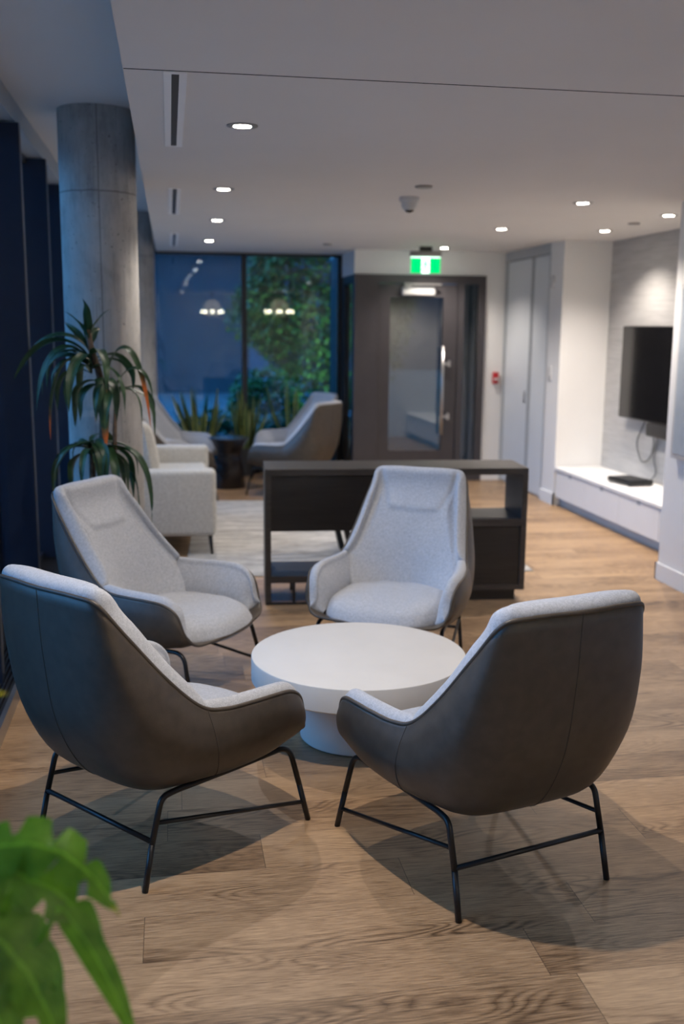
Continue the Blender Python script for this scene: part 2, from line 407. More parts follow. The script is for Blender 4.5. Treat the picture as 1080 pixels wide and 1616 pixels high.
boxes('handle_post', [((2.79, YB-.07, .68), (2.875, YB-.055, .70)), ((2.79, YB-.07, 1.23), (2.875, YB-.055, 1.25)), ((2.865, YB-.07, .66), (2.885, YB-.012, .72)), ((2.865, YB-.07, 1.21), (2.885, YB-.012, 1.27))], 'steel', dr)
cl = box('door_closer', (2.36, YB-.075, 1.935), (2.70, YB-.013, 2.02), 'plasticwhite', dr, bev=.008)
boxes('closer_arm', [((2.37, YB-.11, 2.035), (2.76, YB-.095, 2.05)), ((2.38, YB-.11, 2.02), (2.44, YB-.05, 2.055))], 'steel', dr)
# left flank of the entrance lobby
struct(boxes('trim_5', [((1.87, YB+.05, 2.055), (1.93, YW, 2.14)), ((1.87, YB+.05, 0), (1.93, YW, .12)), ((1.87, YB+.05, .12), (1.93, YB+.14, 2.055)), ((1.87, YW-.22, .12), (1.93, YW, 2.055))], 'mull'))
struct(box('window_2', (1.897, YB+.14, .12), (1.903, YW-.22, 2.055), 'doorglass'))
# lobby behind the dark door
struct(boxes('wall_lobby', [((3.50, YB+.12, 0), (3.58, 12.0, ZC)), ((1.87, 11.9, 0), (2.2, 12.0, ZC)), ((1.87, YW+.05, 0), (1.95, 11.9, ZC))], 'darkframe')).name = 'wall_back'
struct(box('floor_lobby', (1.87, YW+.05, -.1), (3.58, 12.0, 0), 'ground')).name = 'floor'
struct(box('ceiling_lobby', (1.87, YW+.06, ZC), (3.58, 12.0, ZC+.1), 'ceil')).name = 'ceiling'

# back window wall
struct(boxes('trim_6', [((.775, YW-.05, 0), (.83, YW+.05, ZU)), ((XL, YW-.04, 0), (1.87, YW+.05, .07)), ((XS, YW-.04, ZC-.03), (1.87, YW+.05, ZC)), ((XL, YW-.04, ZU-.05), (XS, YW+.05, ZU)),
                       ((XL, YW-.04, 0), (XL+.05, YW+.05, ZU)), ((1.83, YW-.04, 0), (1.87, YW+.05, ZC))], 'mull'))
for i, (x0, x1, zt) in enumerate([(XL+.05, .775, ZU-.05), (.83, 1.83, ZC-.03)]):
    if i == 0:
        struct(boxes('window_3', [((x0, YW, .07), (XS, YW+.008, zt)), ((XS, YW, .07), (x1, YW+.008, ZC-.03))], 'glass'))
    else: struct(box('window_4', (x0, YW, .07), (x1, YW+.008, zt), 'glass'))

# left curtain wall
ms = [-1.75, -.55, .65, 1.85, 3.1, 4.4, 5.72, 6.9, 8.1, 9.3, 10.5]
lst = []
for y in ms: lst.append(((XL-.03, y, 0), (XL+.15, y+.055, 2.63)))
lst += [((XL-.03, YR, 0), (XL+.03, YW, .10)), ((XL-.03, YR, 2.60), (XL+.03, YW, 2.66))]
struct(boxes('trim_7', lst, 'mull_left_dusk'))
boxes('mullion_cap', [((XL+.15, y+.02, .1), (XL+.156, y+.034, 2.63)) for y in ms], 'sillmetal', bpy.data.objects['trim_7'])
struct(box('window_5', (XL-.004, YR, .1), (XL+.004, YW, 2.63), 'sideglass'))
struct(box('trim_8', (XL, YR, 2.64), (-.77, YW, ZU), 'greytrim'))      # blind pocket fascia
struct(box('wall_left', (XL-.1, YR, 2.66), (XL, YW, ZU), 'white'))
# floor convector along the glazing
cv = thing('floor_convector', 'long dark low convector grille running along the left glazing', 'heater', (-.80, 4, 0))
box('casing', (-.07, -6.9, 0), (.11, 7.1, .045), 'mull', cv)
boxes('grille_slats', [((-.06+.019*i, -6.88, .045), (-.052+.019*i, 7.08, .062)) for i in range(9)], 'mull', cv)
box('edge_trim', (.105, -6.9, 0), (.125, 7.1, .07), 'sillmetal', cv)

# concrete columns
for (x, y, r, nm, lb) in [(-.372, 5.97, .207, 'concrete_column', 'round cast concrete column standing behind the tall leafy plant'), (-.32, 11.04, .18, 'concrete_column', 'far round concrete column beside the back window')]:
    c = lathe(nm, [(r, 0), (r, ZU)], 'concrete', n=72); c.location = (x, y, 0)
    tag(c, lb, 'column', None)

# ------------------------------------------------------------------ ceiling fittings
def downlight(x, y, label, group, power=1.0, r=.062):
    t = thing('downlight', label, 'ceiling light', (x, y, ZC), 0, group)
    lathe('trim_ring', [(r*.66, -.0005), (r*.70, -.005), (r, -.003), (r, 0)], 'trimring', t, 32)
    lathe('reflector', [(0, -.001), (r*.68, -.001), (r*.66, -.0042), (r*.56, -.0025)], 'trimring', t, 32)
    lathe('lamp', [(0, -.0046), (r*.56, -.0046), (r*.56, -.001)], 'lamp', t, 32)
    ld = bpy.data.lights.new('downlight_beam', 'SPOT'); ld.energy = SPOT_W*power; ld.color = SPOT_COL; ld.spot_size = R(128); ld.spot_blend = .75; ld.shadow_soft_size = .018
    lo = bpy.data.objects.new('downlight_beam', ld); C.objects.link(lo); lo.parent = t; lo.location = (0, 0, -.02)
    return t
G1 = None
downlight(.30, 4.21, 'round recessed downlight nearest the camera, in the left row of the ceiling', G1, .9)
downlight(.324, 6.10, 'second downlight of the left ceiling row, beside the middle air slot', G1, .9)
downlight(.367, 7.85, 'third downlight of the left ceiling row, between two air slots', G1, .9)
downlight(.377, 9.71, 'farthest downlight of the left ceiling row, beside the far air slot', G1, .9)
downlight(2.564, 6.235, 'right-hand ceiling downlight nearest the camera, in front of the grey feature wall', G1, 1.7)
downlight(3.402, 6.75, 'rightmost downlight, beside the edge of the near right wall', G1, 1.6)
downlight(3.446, 7.904, 'downlight in front of the white wall left of the television', G1, 1.2)
downlight(2.607, 7.963, 'downlight right of the dome camera, in front of the closet doors', G1, 1.6)
downlight(2.68, 9.943, 'downlight just above the green exit sign', G1, 1.15)
for (x, y, p, wh) in [(2.45, 4.3, .6, 'above the floor right of the middle armchair, out of frame'), (.33, 2.48, 1.95, 'above the two near armchairs, out of frame'),
                      (2.45, .3, .3, 'right of the photographer, out of frame'), (2.45, -1.6, .6, 'in the far right corner behind the photographer'), (.3, -1.5, .5, 'behind the photographer on the left')]:
    downlight(x, y, 'round ceiling downlight '+wh, None, p)

vfl = ['nearest and longest-looking linear air slot in the ceiling edge', 'middle linear air slot in the ceiling edge', 'farthest small linear air slot in the ceiling edge']
for i, (y0, y1) in enumerate([(3.39, 4.73), (6.12, 7.50), (9.04, 10.44)]):
    t = thing('linear_air_diffuser', vfl[i], 'air vent', (.035+.012*i, (y0+y1)/2, ZC)); hl = (y1-y0)/2
    boxes('frame', [((-.037, -hl, -.004), (-.012, hl, 0)), ((.012, -hl, -.004), (.037, hl, 0)), ((-.012, -hl, -.004), (.012, -hl+.02, 0)), ((-.012, hl-.02, -.004), (.012, hl, 0))], 'diffuser', t)
    box('slot', (-.012, -hl+.02, -.0025), (.012, hl-.02, -.0005), 'black', t)
t = thing('dome_camera', 'small white dome security camera on the ceiling', 'security camera', (1.45, 6.22, ZC))
lathe('mount', [(.062, 0), (.062, -.022), (.055, -.03), (0, -.03)], 'plasticwhite', t, 32)
lathe('housing', [(.05, -.03), (.048, -.055), (.035, -.075), (0, -.08)], 'plasticwhite', t, 32)
lathe('lens', [(.03, -.066), (.026, -.082), (.012, -.09), (0, -.091)], 'blackgloss', t, 24)
for (x, y, r, lb) in [(1.413, 5.72, .05, 'flat round ceiling disc just above the dome camera'), (3.407, 7.30, .045, 'flat round ceiling disc between the two right-hand downlights'), (1.495, 9.80, .045, 'small flat round ceiling disc near the back window')]:
    t = thing('sprinkler_cover', lb, 'sprinkler', (x, y, ZC))
    lathe('cover_plate', [(r, 0), (r, -.006), (r*.9, -.011), (0, -.012)], 'trimring', t, 32)

# exit sign
t = thing('exit_sign', 'lit green and white running man exit sign above the dark door', 'exit sign', (2.47, 9.86, 0), R(-6))
box('ceiling_mount', (-.06, -.03, 2.335), (.06, .03, ZC), 'black', t)
box('housing', (-.152, -.035, 2.285), (.152, .035, 2.338), 'trimring', t, bev=.006)
pn = box('light_panel', (-.145, -.006, 2.128), (.145, .006, 2.287), 'signwhite', t)
for x0, x1 in ((-.146, -.040), (.040, .146)): box('green_panel', (x0, -.010, 2.127), (x1, -.006, 2.274), 'signgreen', pn)
# running figure
def poly(pts, d=.0035):
    n = len(pts); vs = [(x, -.0065, z) for x, z in pts]+[(x, -.0065-d, z) for x, z in pts]
    fs = [tuple(range(n)), tuple(range(2*n-1, n-1, -1))]+[(i, (i+1) % n, n+(i+1) % n, n+i) for i in range(n)]
    return vs, fs
vs, fs = [], []
def addp(p):
    v, f = poly(p); k = len(vs); vs.extend(v); fs.extend([tuple(k+i for i in q) for q in f])
Z0 = 2.2
addp([(.008+.011*math.cos(a*PI/6), Z0+.047+.011*math.sin(a*PI/6)) for a in range(12)])
addp([(-.008, Z0+.034), (.010, Z0+.034), (.004, Z0-.008), (-.012, Z0-.004)])
addp([(-.012, Z0-.002), (.004, Z0-.006), (.022, Z0-.030), (.012, Z0-.036)]); addp([(.022, Z0-.028), (.014, Z0-.034), (.016, Z0-.056), (.024, Z0-.056)])
addp([(-.012, Z0), (-.002, Z0-.008), (-.018, Z0-.040), (-.038, Z0-.046), (-.038, Z0-.038), (-.024, Z0-.032)])
addp([(.008, Z0+.032), (.022, Z0+.012), (.034, Z0+.018), (.034, Z0+.010), (.020, Z0+.003), (.004, Z0+.022)])
addp([(-.006, Z0+.034), (-.026, Z0+.028), (-.034, Z0+.008), (-.028, Z0+.006), (-.020, Z0+.022), (-.006, Z0+.026)])
mk('running_figure', vs, fs, 'signgreen', pn)

t = thing('fire_alarm_pull', 'small red fire alarm pull station on the white back wall', 'fire alarm', (3.395, YB, 1.09))
box('body', (-.03, -.04, -.06), (.03, 0, .06), 'red', t, bev=.006); box('pull_bar', (-.022, -.048, -.02), (.022, -.038, .0), 'plasticwhite', t)
t = thing('thermostat', 'round white wall device high beside the closet doors', 'thermostat', (3.47, 9.04, 2.03)); 
o = lathe('dial', [(.055, 0), (.055, .012), (.045, .022), (0, .024)], 'plasticwhite', t, 32); o.rotation_euler = (0, R(-90), 0)
t = thing('light_switch', 'white light switch plate low beside the closet doors', 'light switch', (3.47, 9.02, 1.2))
box('plate', (-.008, -.04, -.07), (0, .04, .07), 'plasticwhite', t, bev=.002); box('rocker', (-.012, -.015, -.03), (-.007, .015, .03), 'plasticwhite', t)

# framed print on near right wall
t = thing('framed_print', 'pale framed picture cut by the right edge of the photo', 'picture', (XR, 5.42, 1.35))
box('picture_frame', (-.045, -.46, -.53), (0, .46, .53), 'plasticwhite', t, bev=.004); box('print', (-.048, -.43, -.50), (-.044, .43, .50), 'poster', t)

# ------------------------------------------------------------------ TV niche
t = thing('media_cabinet', 'long low white cabinet under the wall television', 'cabinet', (0, 0, 0))
box('body', (3.495, 6.05, .08), (XN-.004, 8.78, .335), 'white', t)
box('worktop', (3.46, 6.048, .335), (XN-.003, 8.785, .362), 'white', t, bev=.003, seg=1)
box('plinth', (3.53, 6.05, 0), (XN-.004, 8.78, .08), 'greytrim', t)
ys = [6.06, 6.74, 7.42, 8.10, 8.77]
for i in range(4):
    d = box('door', (3.474, ys[i]+.003, .085), (3.494, ys[i+1]-.003, .328), 'white', t, bev=.002, seg=1)
    yc = (ys[i]+ys[i+1])/2; box('finger_pull', (3.472, yc-.03, .30), (3.4745, yc+.03, .328), 'greytrim', d)
t = thing('television', 'black flat screen television mounted on the grey textured wall', 'television', (3.84, 7.42, 1.25))
box('housing', (-.018, -.86, -.385), (.03, .86, .385), 'black', t, bev=.006)
box('screen', (-.0205, -.85, -.372), (-.0175, .85, .378), 'blackgloss', t)
box('wall_bracket', (.03, -.2, -.15), (.078, .2, .15), 'blackmetal', t)
t = thing('soundbar', 'black soundbar hanging below the television', 'speaker', (3.85, 7.15, .805))
box('body', (-.03, -.60, -.055), (.04, .60, .055), 'black', t, bev=.012); box('bracket', (.035, -.05, -.03), (.069, .05, .09), 'blackmetal', t)
tag(tube('power_cables', smooth_path([(3.90, 7.86, .93), (3.89, 7.95, .80), (3.89, 8.05, .66), (3.89, 7.93, .50), (3.895, 7.78, .55), (3.895, 7.72, .7), (3.89, 7.80, .85)], .1, 8), .006, 'cable'), 'looping grey cables hanging below the television', 'cable')
tag(tube('power_cables', smooth_path([(3.90, 7.72, .93), (3.90, 7.68, .75), (3.90, 7.75, .58), (3.90, 7.66, .45), (3.88, 7.74, .372)], .08, 8), .005, 'cable'), 'straighter cable dropping from the television to the black box', 'cable')
t = thing('set_top_box', 'small black media box lying on the white cabinet', 'media player', (3.70, 7.72, .362), R(10))
box('case', (-.11, -.16, .006), (.11, .16, .045), 'blackgloss', t, bev=.004); box('top_plate', (-.10, -.15, .0455), (.10, .15, .048), 'black', t)
for sx in (-.09, .09):
    for sy in (-.13, .13): box('foot', (sx-.012, sy-.012, 0), (sx+.012, sy+.012, .007), 'black', t)

# ------------------------------------------------------------------ armchair
HALF = [  # rim, three wall points, base  (x >= 0; y forward)
 [(0, -.458, .885), (0, -.445, .68), (0, -.405, .46), (0, -.30, .285), (0, -.14, .24)],
 [(.155, -.450, .885), (.165, -.435, .68), (.17, -.395, .46), (.16, -.29, .285), (.09, -.14, .24)],
 [(.232, -.425, .866), (.262, -.398, .67), (.275, -.340, .46), (.23, -.245, .285), (.12, -.12, .24)],
 [(.262, -.350, .765), (.298, -.328, .61), (.315, -.270, .44), (.262, -.185, .287), (.14, -.09, .24)],
 [(.290, -.235, .620), (.322, -.225, .52), (.333, -.190, .40), (.282, -.13, .287), (.15, -.05, .24)],
 [(.314, -.135, .522), (.340, -.130, .45), (.342, -.115, .370), (.292, -.08, .285), (.16, -.02, .242)],
 [(.335, -.060, .500), (.356, -.052, .435), (.350, -.040, .360), (.300, -.03, .283), (.17, .0, .245)],
 [(.352, .040, .497), (.368, .042, .43), (.358, .045, .355), (.305, .04, .282), (.18, .04, .248)],
 [(.360, .130, .495), (.373, .132, .43), (.360, .125, .355), (.308, .11, .283), (.18, .09, .250)],
 [(.356, .205, .484), (.368, .206, .42), (.355, .195, .355), (.303, .17, .286), (.17, .13, .252)],
 [(.343, .262, .442), (.354, .266, .395), (.343, .252, .342), (.290, .21, .288), (.16, .155, .254)],
 [(.328, .292, .355), (.328, .290, .338), (.314, .272, .314), (.265, .235, .284), (.14, .17, .255)],
 [(.288, .318, .308), (.262, .298, .305), (.235, .275, .292), (.19, .24, .275), (.10, .175, .255)],
 [(.180, .345, .302), (.160, .325, .293), (.14, .295, .283), (.11, .25, .270), (.06, .175, .255)],
 [(0, .362, .298), (0, .338, .290), (0, .300, .281), (0, .25, .268), (0, .165, .255)]]
NH = len(HALF)-1; NP = 2*NH
ROWS = []
for r_ in range(5):
    rr = [Vector(HALF[i][r_]) for i in range(NH+1)]
    ROWS.append(rr+[Vector((-HALF[i][r_][0], HALF[i][r_][1], HALF[i][r_][2])) for i in range(NH-1, 0, -1)])
ROWS.append([Vector((0, 0, .242))]*NP)
def cr(p0, p1, p2, p3, t):
    return ((p1*2)+(p2-p0)*t+(p0*2-p1*5+p2*4-p3)*t*t+(p1*3-p0-p2*3+p3)*t**3)*.5
def rowpt(k, u):
    i = math.floor(u); t = u-i; L = ROWS[k]; return cr(L[(i-1) % NP], L[i % NP], L[(i+1) % NP], L[(i+2) % NP], t)
def SP(u, v):
    v = max(0, min(5, v)); i = min(4, math.floor(v)); t = v-i; g = lambda k: rowpt(max(0, min(5, k)), u)
    a = g(i-1) if i > 0 else g(0)*2-g(1)
    b = g(i+2) if i < 4 else g(5)
    return cr(a, g(i), g(i+1), b, t)
def SN(u, v):
    v = min(v, 4.6); du = SP(u+.05, v)-SP(u-.05, v); dv = SP(u, v+.04)-SP(u, max(0, v-.04))
    n = du.cross(dv).normalized(); p = SP(u, v)
    if n.dot(Vector((0, .02, .62))-p) < 0: n = -n
    return n

def pad_geo(u0, u1, v1, T, nu=44, nv=26, lip=.022, p=9, extra=None, g0=.35):
    vs, fs = [], []; capn = 7; per = nv*2+capn
    for i in range(nu+1):
        s = i/nu; s = .5-.5*math.cos(PI*s)*(1) if False else s
        u = u0+(u1-u0)*s; e = abs(2*s-1); k = (max(0, 1-e**p))**(1/2.2); k = g0+(1-g0)*k
        k *= 1-.5*max(0, min(1, (abs(u)-9.2)/1.9))
        row = []
        for j in range(nv):            # outer, from bottom to rim
            v = v1*(1-j/(nv-1)); row.append(SP(u, v)+SN(u, v)*.006)
        P0, N0 = SP(u, 0), SN(u, 0); tg = (SP(u, 0)-SP(u, .12)).normalized(); th = T*k
        rd = (SP(u+.1, 0)-SP(u-.1, 0)).normalized(); tg = (tg-rd*tg.dot(rd)).normalized()
        for j in range(capn):
            a = PI*(j+1)/(capn+1); c = .006+(th-.006)*(.5-.5*math.cos(a)); row.append(P0+N0*c+tg*math.sin(a)*lip*(.5+.5*k))
        for j in range(nv):            # inner, from rim to bottom
            v = v1*j/(nv-1); t_ = th
            if extra: t_ += extra(u, v, SP(u, v))*k
            row.append(SP(u, v)+SN(u, v)*t_)
        vs += row
    for i in range(nu):
        for j in range(per):
            j2 = (j+1) % per; fs.append((i*per+j, i*per+j2, (i+1)*per+j2, (i+1)*per+j))
    fs.append(tuple(range(per))); fs.append(tuple(nu*per+j for j in range(per-1, -1, -1)))
    return vs, fs

def make_chair(label, group):
    t = thing('lounge_armchair', label, 'armchair', (0, 0, 0), 0, group)
    NU, NV = 168, 26; vs = []; fs = []
    for j in range(NV):
        for i in range(NU): vs.append(SP(NP*i/NU, 4.75*j/(NV-1)))
    for j in range(NV-1):
        for i in range(NU):
            i2 = (i+1) % NU; fs.append((j*NU+i, j*NU+i2, (j+1)*NU+i2, (j+1)*NU+i))
    fs.append(tuple((NV-1)*NU+i for i in range(NU)))
    sh = fix(mk('shell', vs, fs, 'leather', t, True))
    md = sh.modifiers.new('thick', 'SOLIDIFY'); md.thickness = .009; md.offset = -1
    tube('piping', [SP(NP*i/NU, 0)+SN(NP*i/NU, 0)*.003 for i in range(NU)], .0062, 'leather', t, 8, True)
    for (u, v1) in [(0, 4.2), (5.2, 4.3), (NP-5.2, 4.3)]:
        tube('seam', [SP(u, .02+v1*k/40)-SN(u, .02+v1*k/40)*.0003 for k in range(41)], .0013, 'seam', sh, 6)
    # back cushion with the stitched head pad: its front face runs nearly flat from rim to rim
    def lerp_tab(tab, z):
        if z <= tab[0][0]: return tab[0][1]
        for (z0, a), (z1, b) in zip(tab, tab[1:]):
            if z <= z1: return a+(b-a)*(z-z0)/(z1-z0)
        return tab[-1][1]
    YR_ = [(.34, -.03), (.42, -.06), (.50, -.115), (.56, -.165), (.62, -.222), (.70, -.283), (.765, -.332), (.82, -.368), (.88, -.392)]
    YC_ = [(.34, -.150), (.42, -.178), (.52, -.212), (.62, -.258), (.765, -.333), (.82, -.362), (.88, -.388)]
    HW_ = [(.34, .25), (.42, .29), (.52, .314), (.62, .29), (.765, .262), (.866, .235)]
    def yfront(x, z):
        h = lerp_tab(HW_, z); k = min(1, abs(x)/(h-.045)); yr = lerp_tab(YR_, z); yc = lerp_tab(YC_, z)
        y = yc+(yr-yc)*k**2.0
        hw = .128+.06*max(0, min(1, (z-.70)/.16)); zb = .705+.008*(x/.12)**2; r = .022
        d = min(hw-abs(x), z-zb); cn = math.hypot(max(0, abs(x)-(hw-r)), max(0, (zb+r)-z)); d = min(d, r-cn)
        y += -.0045*math.exp(-(d/.006)**2)+.009*max(0, min(1, d/.022))+.013*max(0, min(1, (z-.45)/.15))
        return y
    nu, nv, capn = 92, 46, 8; UB = 5.08; vs, fs = [], []
    for i in range(nu+1):
        s_ = 2*i/nu-1; u = UB*s_; e = abs(s_); k = max(0, 1-e**16)**.5; row = []
        for j in range(nv):
            v = 2.7*(1-j/(nv-1)); row.append(SP(u, v)+SN(u, v)*.006)
        P0, N0 = SP(u, 0), SN(u, 0); tg = (SP(u, 0)-SP(u, .12)).normalized()
        rd = (SP(u+.1, 0)-SP(u-.1, 0)).normalized(); tg = (tg-rd*tg.dot(rd)).normalized(); side = max(0, min(1, (.88-P0.z)/.1))
        B = P0+N0*(.012+.034*k); B.y = max(B.y+.002, yfront(B.x, B.z))
        A = P0+N0*.006
        for j in range(capn):
            a_ = PI*(j+1)/(capn+1); row.append(A.lerp(B, .5-.5*math.cos(a_))+tg*math.sin(a_)*(.010+(.018+.012*side)*k))
        xb = .235*s_
        for j in range(nv):
            w_ = j/(nv-1); x = B.x+(xb-B.x)*w_**1.15; z = B.z+(.352-B.z)*w_
            y = yfront(x, z)-.012*(1-k); q = min(1, w_*3.2)
            row.append(Vector((x, B.y+(y-B.y)*(q*q*(3-2*q)), z)))
        vs += row
    per = 2*nv+capn
    for i in range(nu):
        for j in range(per):
            j2 = (j+1) % per; fs.append((i*per+j, i*per+j2, (i+1)*per+j2, (i+1)*per+j))
    fs.append(tuple(range(per))); fs.append(tuple(nu*per+j for j in range(per-1, -1, -1)))
    fix(mk('back_cushion', vs, fs, 'fabric', t, True))
    for sg in (1, -1):
        nu, nv, capn = 56, 24, 8; vs, fs = [], []
        for i in range(nu+1):
            s_ = i/nu; uu = 5.13+(11.35-5.13)*s_; u = uu*sg; e = abs(2*s_-1); k = max(0, 1-e**14)**.5; row = []
            for j in range(nv):
                v = 2.5*(1-j/(nv-1)); row.append(SP(u, v)+SN(u, v)*.006)
            P0, N0 = SP(u, 0), SN(u, 0); tg = (SP(u, 0)-SP(u, .12)).normalized()
            rd = (SP(u+.1, 0)-SP(u-.1, 0)).normalized(); tg = (tg-rd*tg.dot(rd)).normalized()
            fr_ = max(0, min(1, (uu-9.0)/2.2))
            A = P0+N0*.006; B = P0+Vector((-sg*(.014+.040*k)*(1-.45*fr_), -.020*fr_, 0))
            for j in range(capn):
                a_ = PI*(j+1)/(capn+1); row.append(A.lerp(B, .5-.5*math.cos(a_))+tg*math.sin(a_)*(.008+.016*k)*(1-.4*fr_))
            yb = -.135+(.262+.135)*s_; xb = sg*(.262-.02*(1-s_)); zb = .345-.03*fr_
            for j in range(nv):
                w_ = j/(nv-1); x = B.x+(xb-B.x)*w_-sg*.014*k*math.sin(PI*w_)*(1-.5*fr_)
                row.append(Vector((x, B.y+(yb-B.y)*w_, B.z+(min(B.z, zb)-B.z)*w_)))
            vs += row
        per = 2*nv+capn
        for i in range(nu):
            for j in range(per):
                j2 = (j+1) % per; fs.append((i*per+j, i*per+j2, (i+1)*per+j2, (i+1)*per+j))
        fs.append(tuple(range(per))); fs.append(tuple(nu*per+j for j in range(per-1, -1, -1)))
        fix(mk('arm_pad', vs, fs, 'fabric', t, True))
    # seat cushion
    vs, fs = [], []; NA, NS = 96, 18
    def outl(a):
        c, s = math.cos(a), math.sin(a)
        w = .280 if s > 0 else .280-.035*(-s)**1.5
        ex = 2/3.2
        x = w*math.copysign(abs(c)**ex, c); y = math.copysign(abs(s)**ex, s)*(.312 if s > 0 else .25)+.035
        if s > 0: y += .015*(1-(x/.285)**2)
        return x, y
    def top(x, y, s):
        z = .385-.05*max(0, (-y))*1.0 - .08*max(0, y-.16)**1.15*2.0
        z += .006*(1-(x/.29)**2)
        z += .0035*noise.noise(Vector((x*9, y*22, 3)))*1.0+.0025*math.sin(x*42+y*14)*max(0, 1-abs(y)*3)
        return z
    for k in range(NS+1):
        s = k/NS
        for i in range(NA):
            x, y = outl(2*PI*i/NA); z = top(x*s, y*s+.035*(1-s), s)
            edge = max(0, (s-.62)/.38); z -= .055*(1-math.sqrt(max(0, 1-edge**2.4)))
            vs.append((x*s, .035*(1-s)+y*s, z))
    for (s, dz) in ((1.012, -.022), (1.005, -.045), (.97, -.065), (.9, -.085)):
        for i in range(NA):
            x, y = outl(2*PI*i/NA); vs.append((x*s, y*s+.035*(1-s), max(.292, top(x, y, 1)-.055+dz)))
    for k in range(NS+4):
        for i in range(NA):
            i2 = (i+1) % NA; fs.append((k*NA+i, k*NA+i2, (k+1)*NA+i2, (k+1)*NA+i))
    fs.append(tuple((NS+4)*NA+i for i in range(NA)))
    sc = fix(mk('seat_cushion', vs, fs, 'fabric', t, True))
    # steel frame
    for s in (1, -1):
        f1 = tube('side_rail', smooth_path([(s*.308, .290, .13), (s*.292, .258, .270), (s*.270, .04, .264), (s*.252, -.19, .266), (s*.254, -.245, .264), (s*.255, -.285, .13)], .05, 8), .0092, 'blackmetal', t)
        tube('leg', [(s*.3078, .2895, .132), (s*.322, .318, 0)], .0092, 'blackmetal', t)
        tube('leg', [(s*.255, -.284, .135), (s*.258, -.316, 0)], .0092, 'blackmetal', t)
        tube('stretcher', [(s*.2545, -.270, .195), (s*.315, .304, .066)], .0068, 'blackmetal', t)
    tube('stretcher', [(-.255, -.283, .142), (.255, -.283, .142)], .0078, 'blackmetal', t)
    tube('crossbar', [(-.25, .10, .255), (.25, .10, .255)], .007, 'blackmetal', t)
    return t
CH = [ # label, x, y, facing angle (deg, world)
 ('armchair with dark leather back nearest the camera on the left of the round table', -.034, 3.125, 41, 'armchairs round the white table'),
 ('armchair with dark leather back on the right, turned away from the camera', .905, 2.819, 106.5, 'armchairs round the white table'),
 ('light grey armchair in front of the tall leafy plant, left of the round table', -.035, 4.45, -32, 'armchairs round the white table'),
 ('light grey armchair facing the camera in front of the dark open console', 1.03, 4.56, -119, 'armchairs round the white table'),
 ('brown-backed armchair seen side-on, right of the black hourglass table', 1.15, 9.74, 140, 'armchairs by the back window'),
 ('grey armchair behind the brown-backed one, closest to the dark door frame', 1.26, 10.62, 205, 'armchairs by the back window'),
 ('armchair half hidden by the column, dark shell towards the camera, behind the sofa', .01, 9.57, 18, 'armchairs by the back window'),
 ('grey armchair facing right beside the back window, left of the snake plants', .02, 10.42, -36, 'armchairs by the back window')]
ch0 = None
for i, (lb, x, y, ang, g) in enumerate(CH):
    if ch0 is None: ch0 = c = make_chair(lb, g)
    else: c = copy_tree(ch0); c['label'] = lb; c['group'] = g
    c.location = (x, y, 0); c.rotation_euler = (0, 0, R(ang-90))

# ------------------------------------------------------------------ round table
t = thing('round_coffee_table', 'low round white table on a drum pedestal between the four armchairs', 'coffee table', (.709, 3.77, 0))
rt_ = .4227
lathe('tabletop', [(0, .242), (rt_-.006, .242), (rt_, .248), (rt_, .333), (rt_-.002, .338), (rt_-.007, .340), (0, .340)], 'table', t, 128)
lathe('pedestal', [(0, .004), (.226, .004), (.23, .008), (.23, .242), (0, .242)], 'table', t, 96)
lathe('base_pad', [(0, 0), (.222, 0), (.222, .004), (0, .004)], 'black', t, 64)

# ------------------------------------------------------------------ console
t = thing('open_console', 'dark wood open console shelf behind the middle armchair', 'console', (.52, 5.73, 0), R(-3.8))
W_, D_ = 1.545, .385
box('top', (0, 0, .762), (W_, D_, .80), 'darkwood', t, bev=.0015, seg=1)
box('side_panel', (0, 0, .0), (.034, D_, .762), 'darkwood', t, bev=.0015, seg=1)
box('side_panel', (W_-.034, 0, .066), (W_, D_, .762), 'darkwood', t, bev=.0015, seg=1)
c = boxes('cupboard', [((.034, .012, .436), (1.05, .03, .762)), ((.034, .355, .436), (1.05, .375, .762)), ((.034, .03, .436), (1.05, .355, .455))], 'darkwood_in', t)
box('divider', (1.05, .006, .066), (1.08, D_-.006, .762), 'darkwood', t)
box('shelf', (1.08, 0, .455), (W_-.034, D_, .498), 'darkwood', t, bev=.0015, seg=1)
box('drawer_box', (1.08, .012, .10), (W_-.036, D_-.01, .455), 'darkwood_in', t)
box('rail', (1.05, .004, .066), (W_-.034, D_, .10), 'darkwood', t)
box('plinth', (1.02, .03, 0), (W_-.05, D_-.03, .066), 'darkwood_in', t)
box('shelf', (.034, 0, .13), (1.05, D_, .172), 'darkwood', t, bev=.0015, seg=1)
box('foot_post', (.16, .01, 0), (.175, .05, .13), 'blackmetal', t); box('foot_post', (.16, D_-.05, 0), (.175, D_-.01, .13), 'blackmetal', t)
for q in (.3, .55, .8): box('foot_post', (q, .01, 0), (q+.015, .05, .13), 'blackmetal', t)
box('base_bar', (0, 0, 0), (.30, .012, .012), 'blackmetal', t)

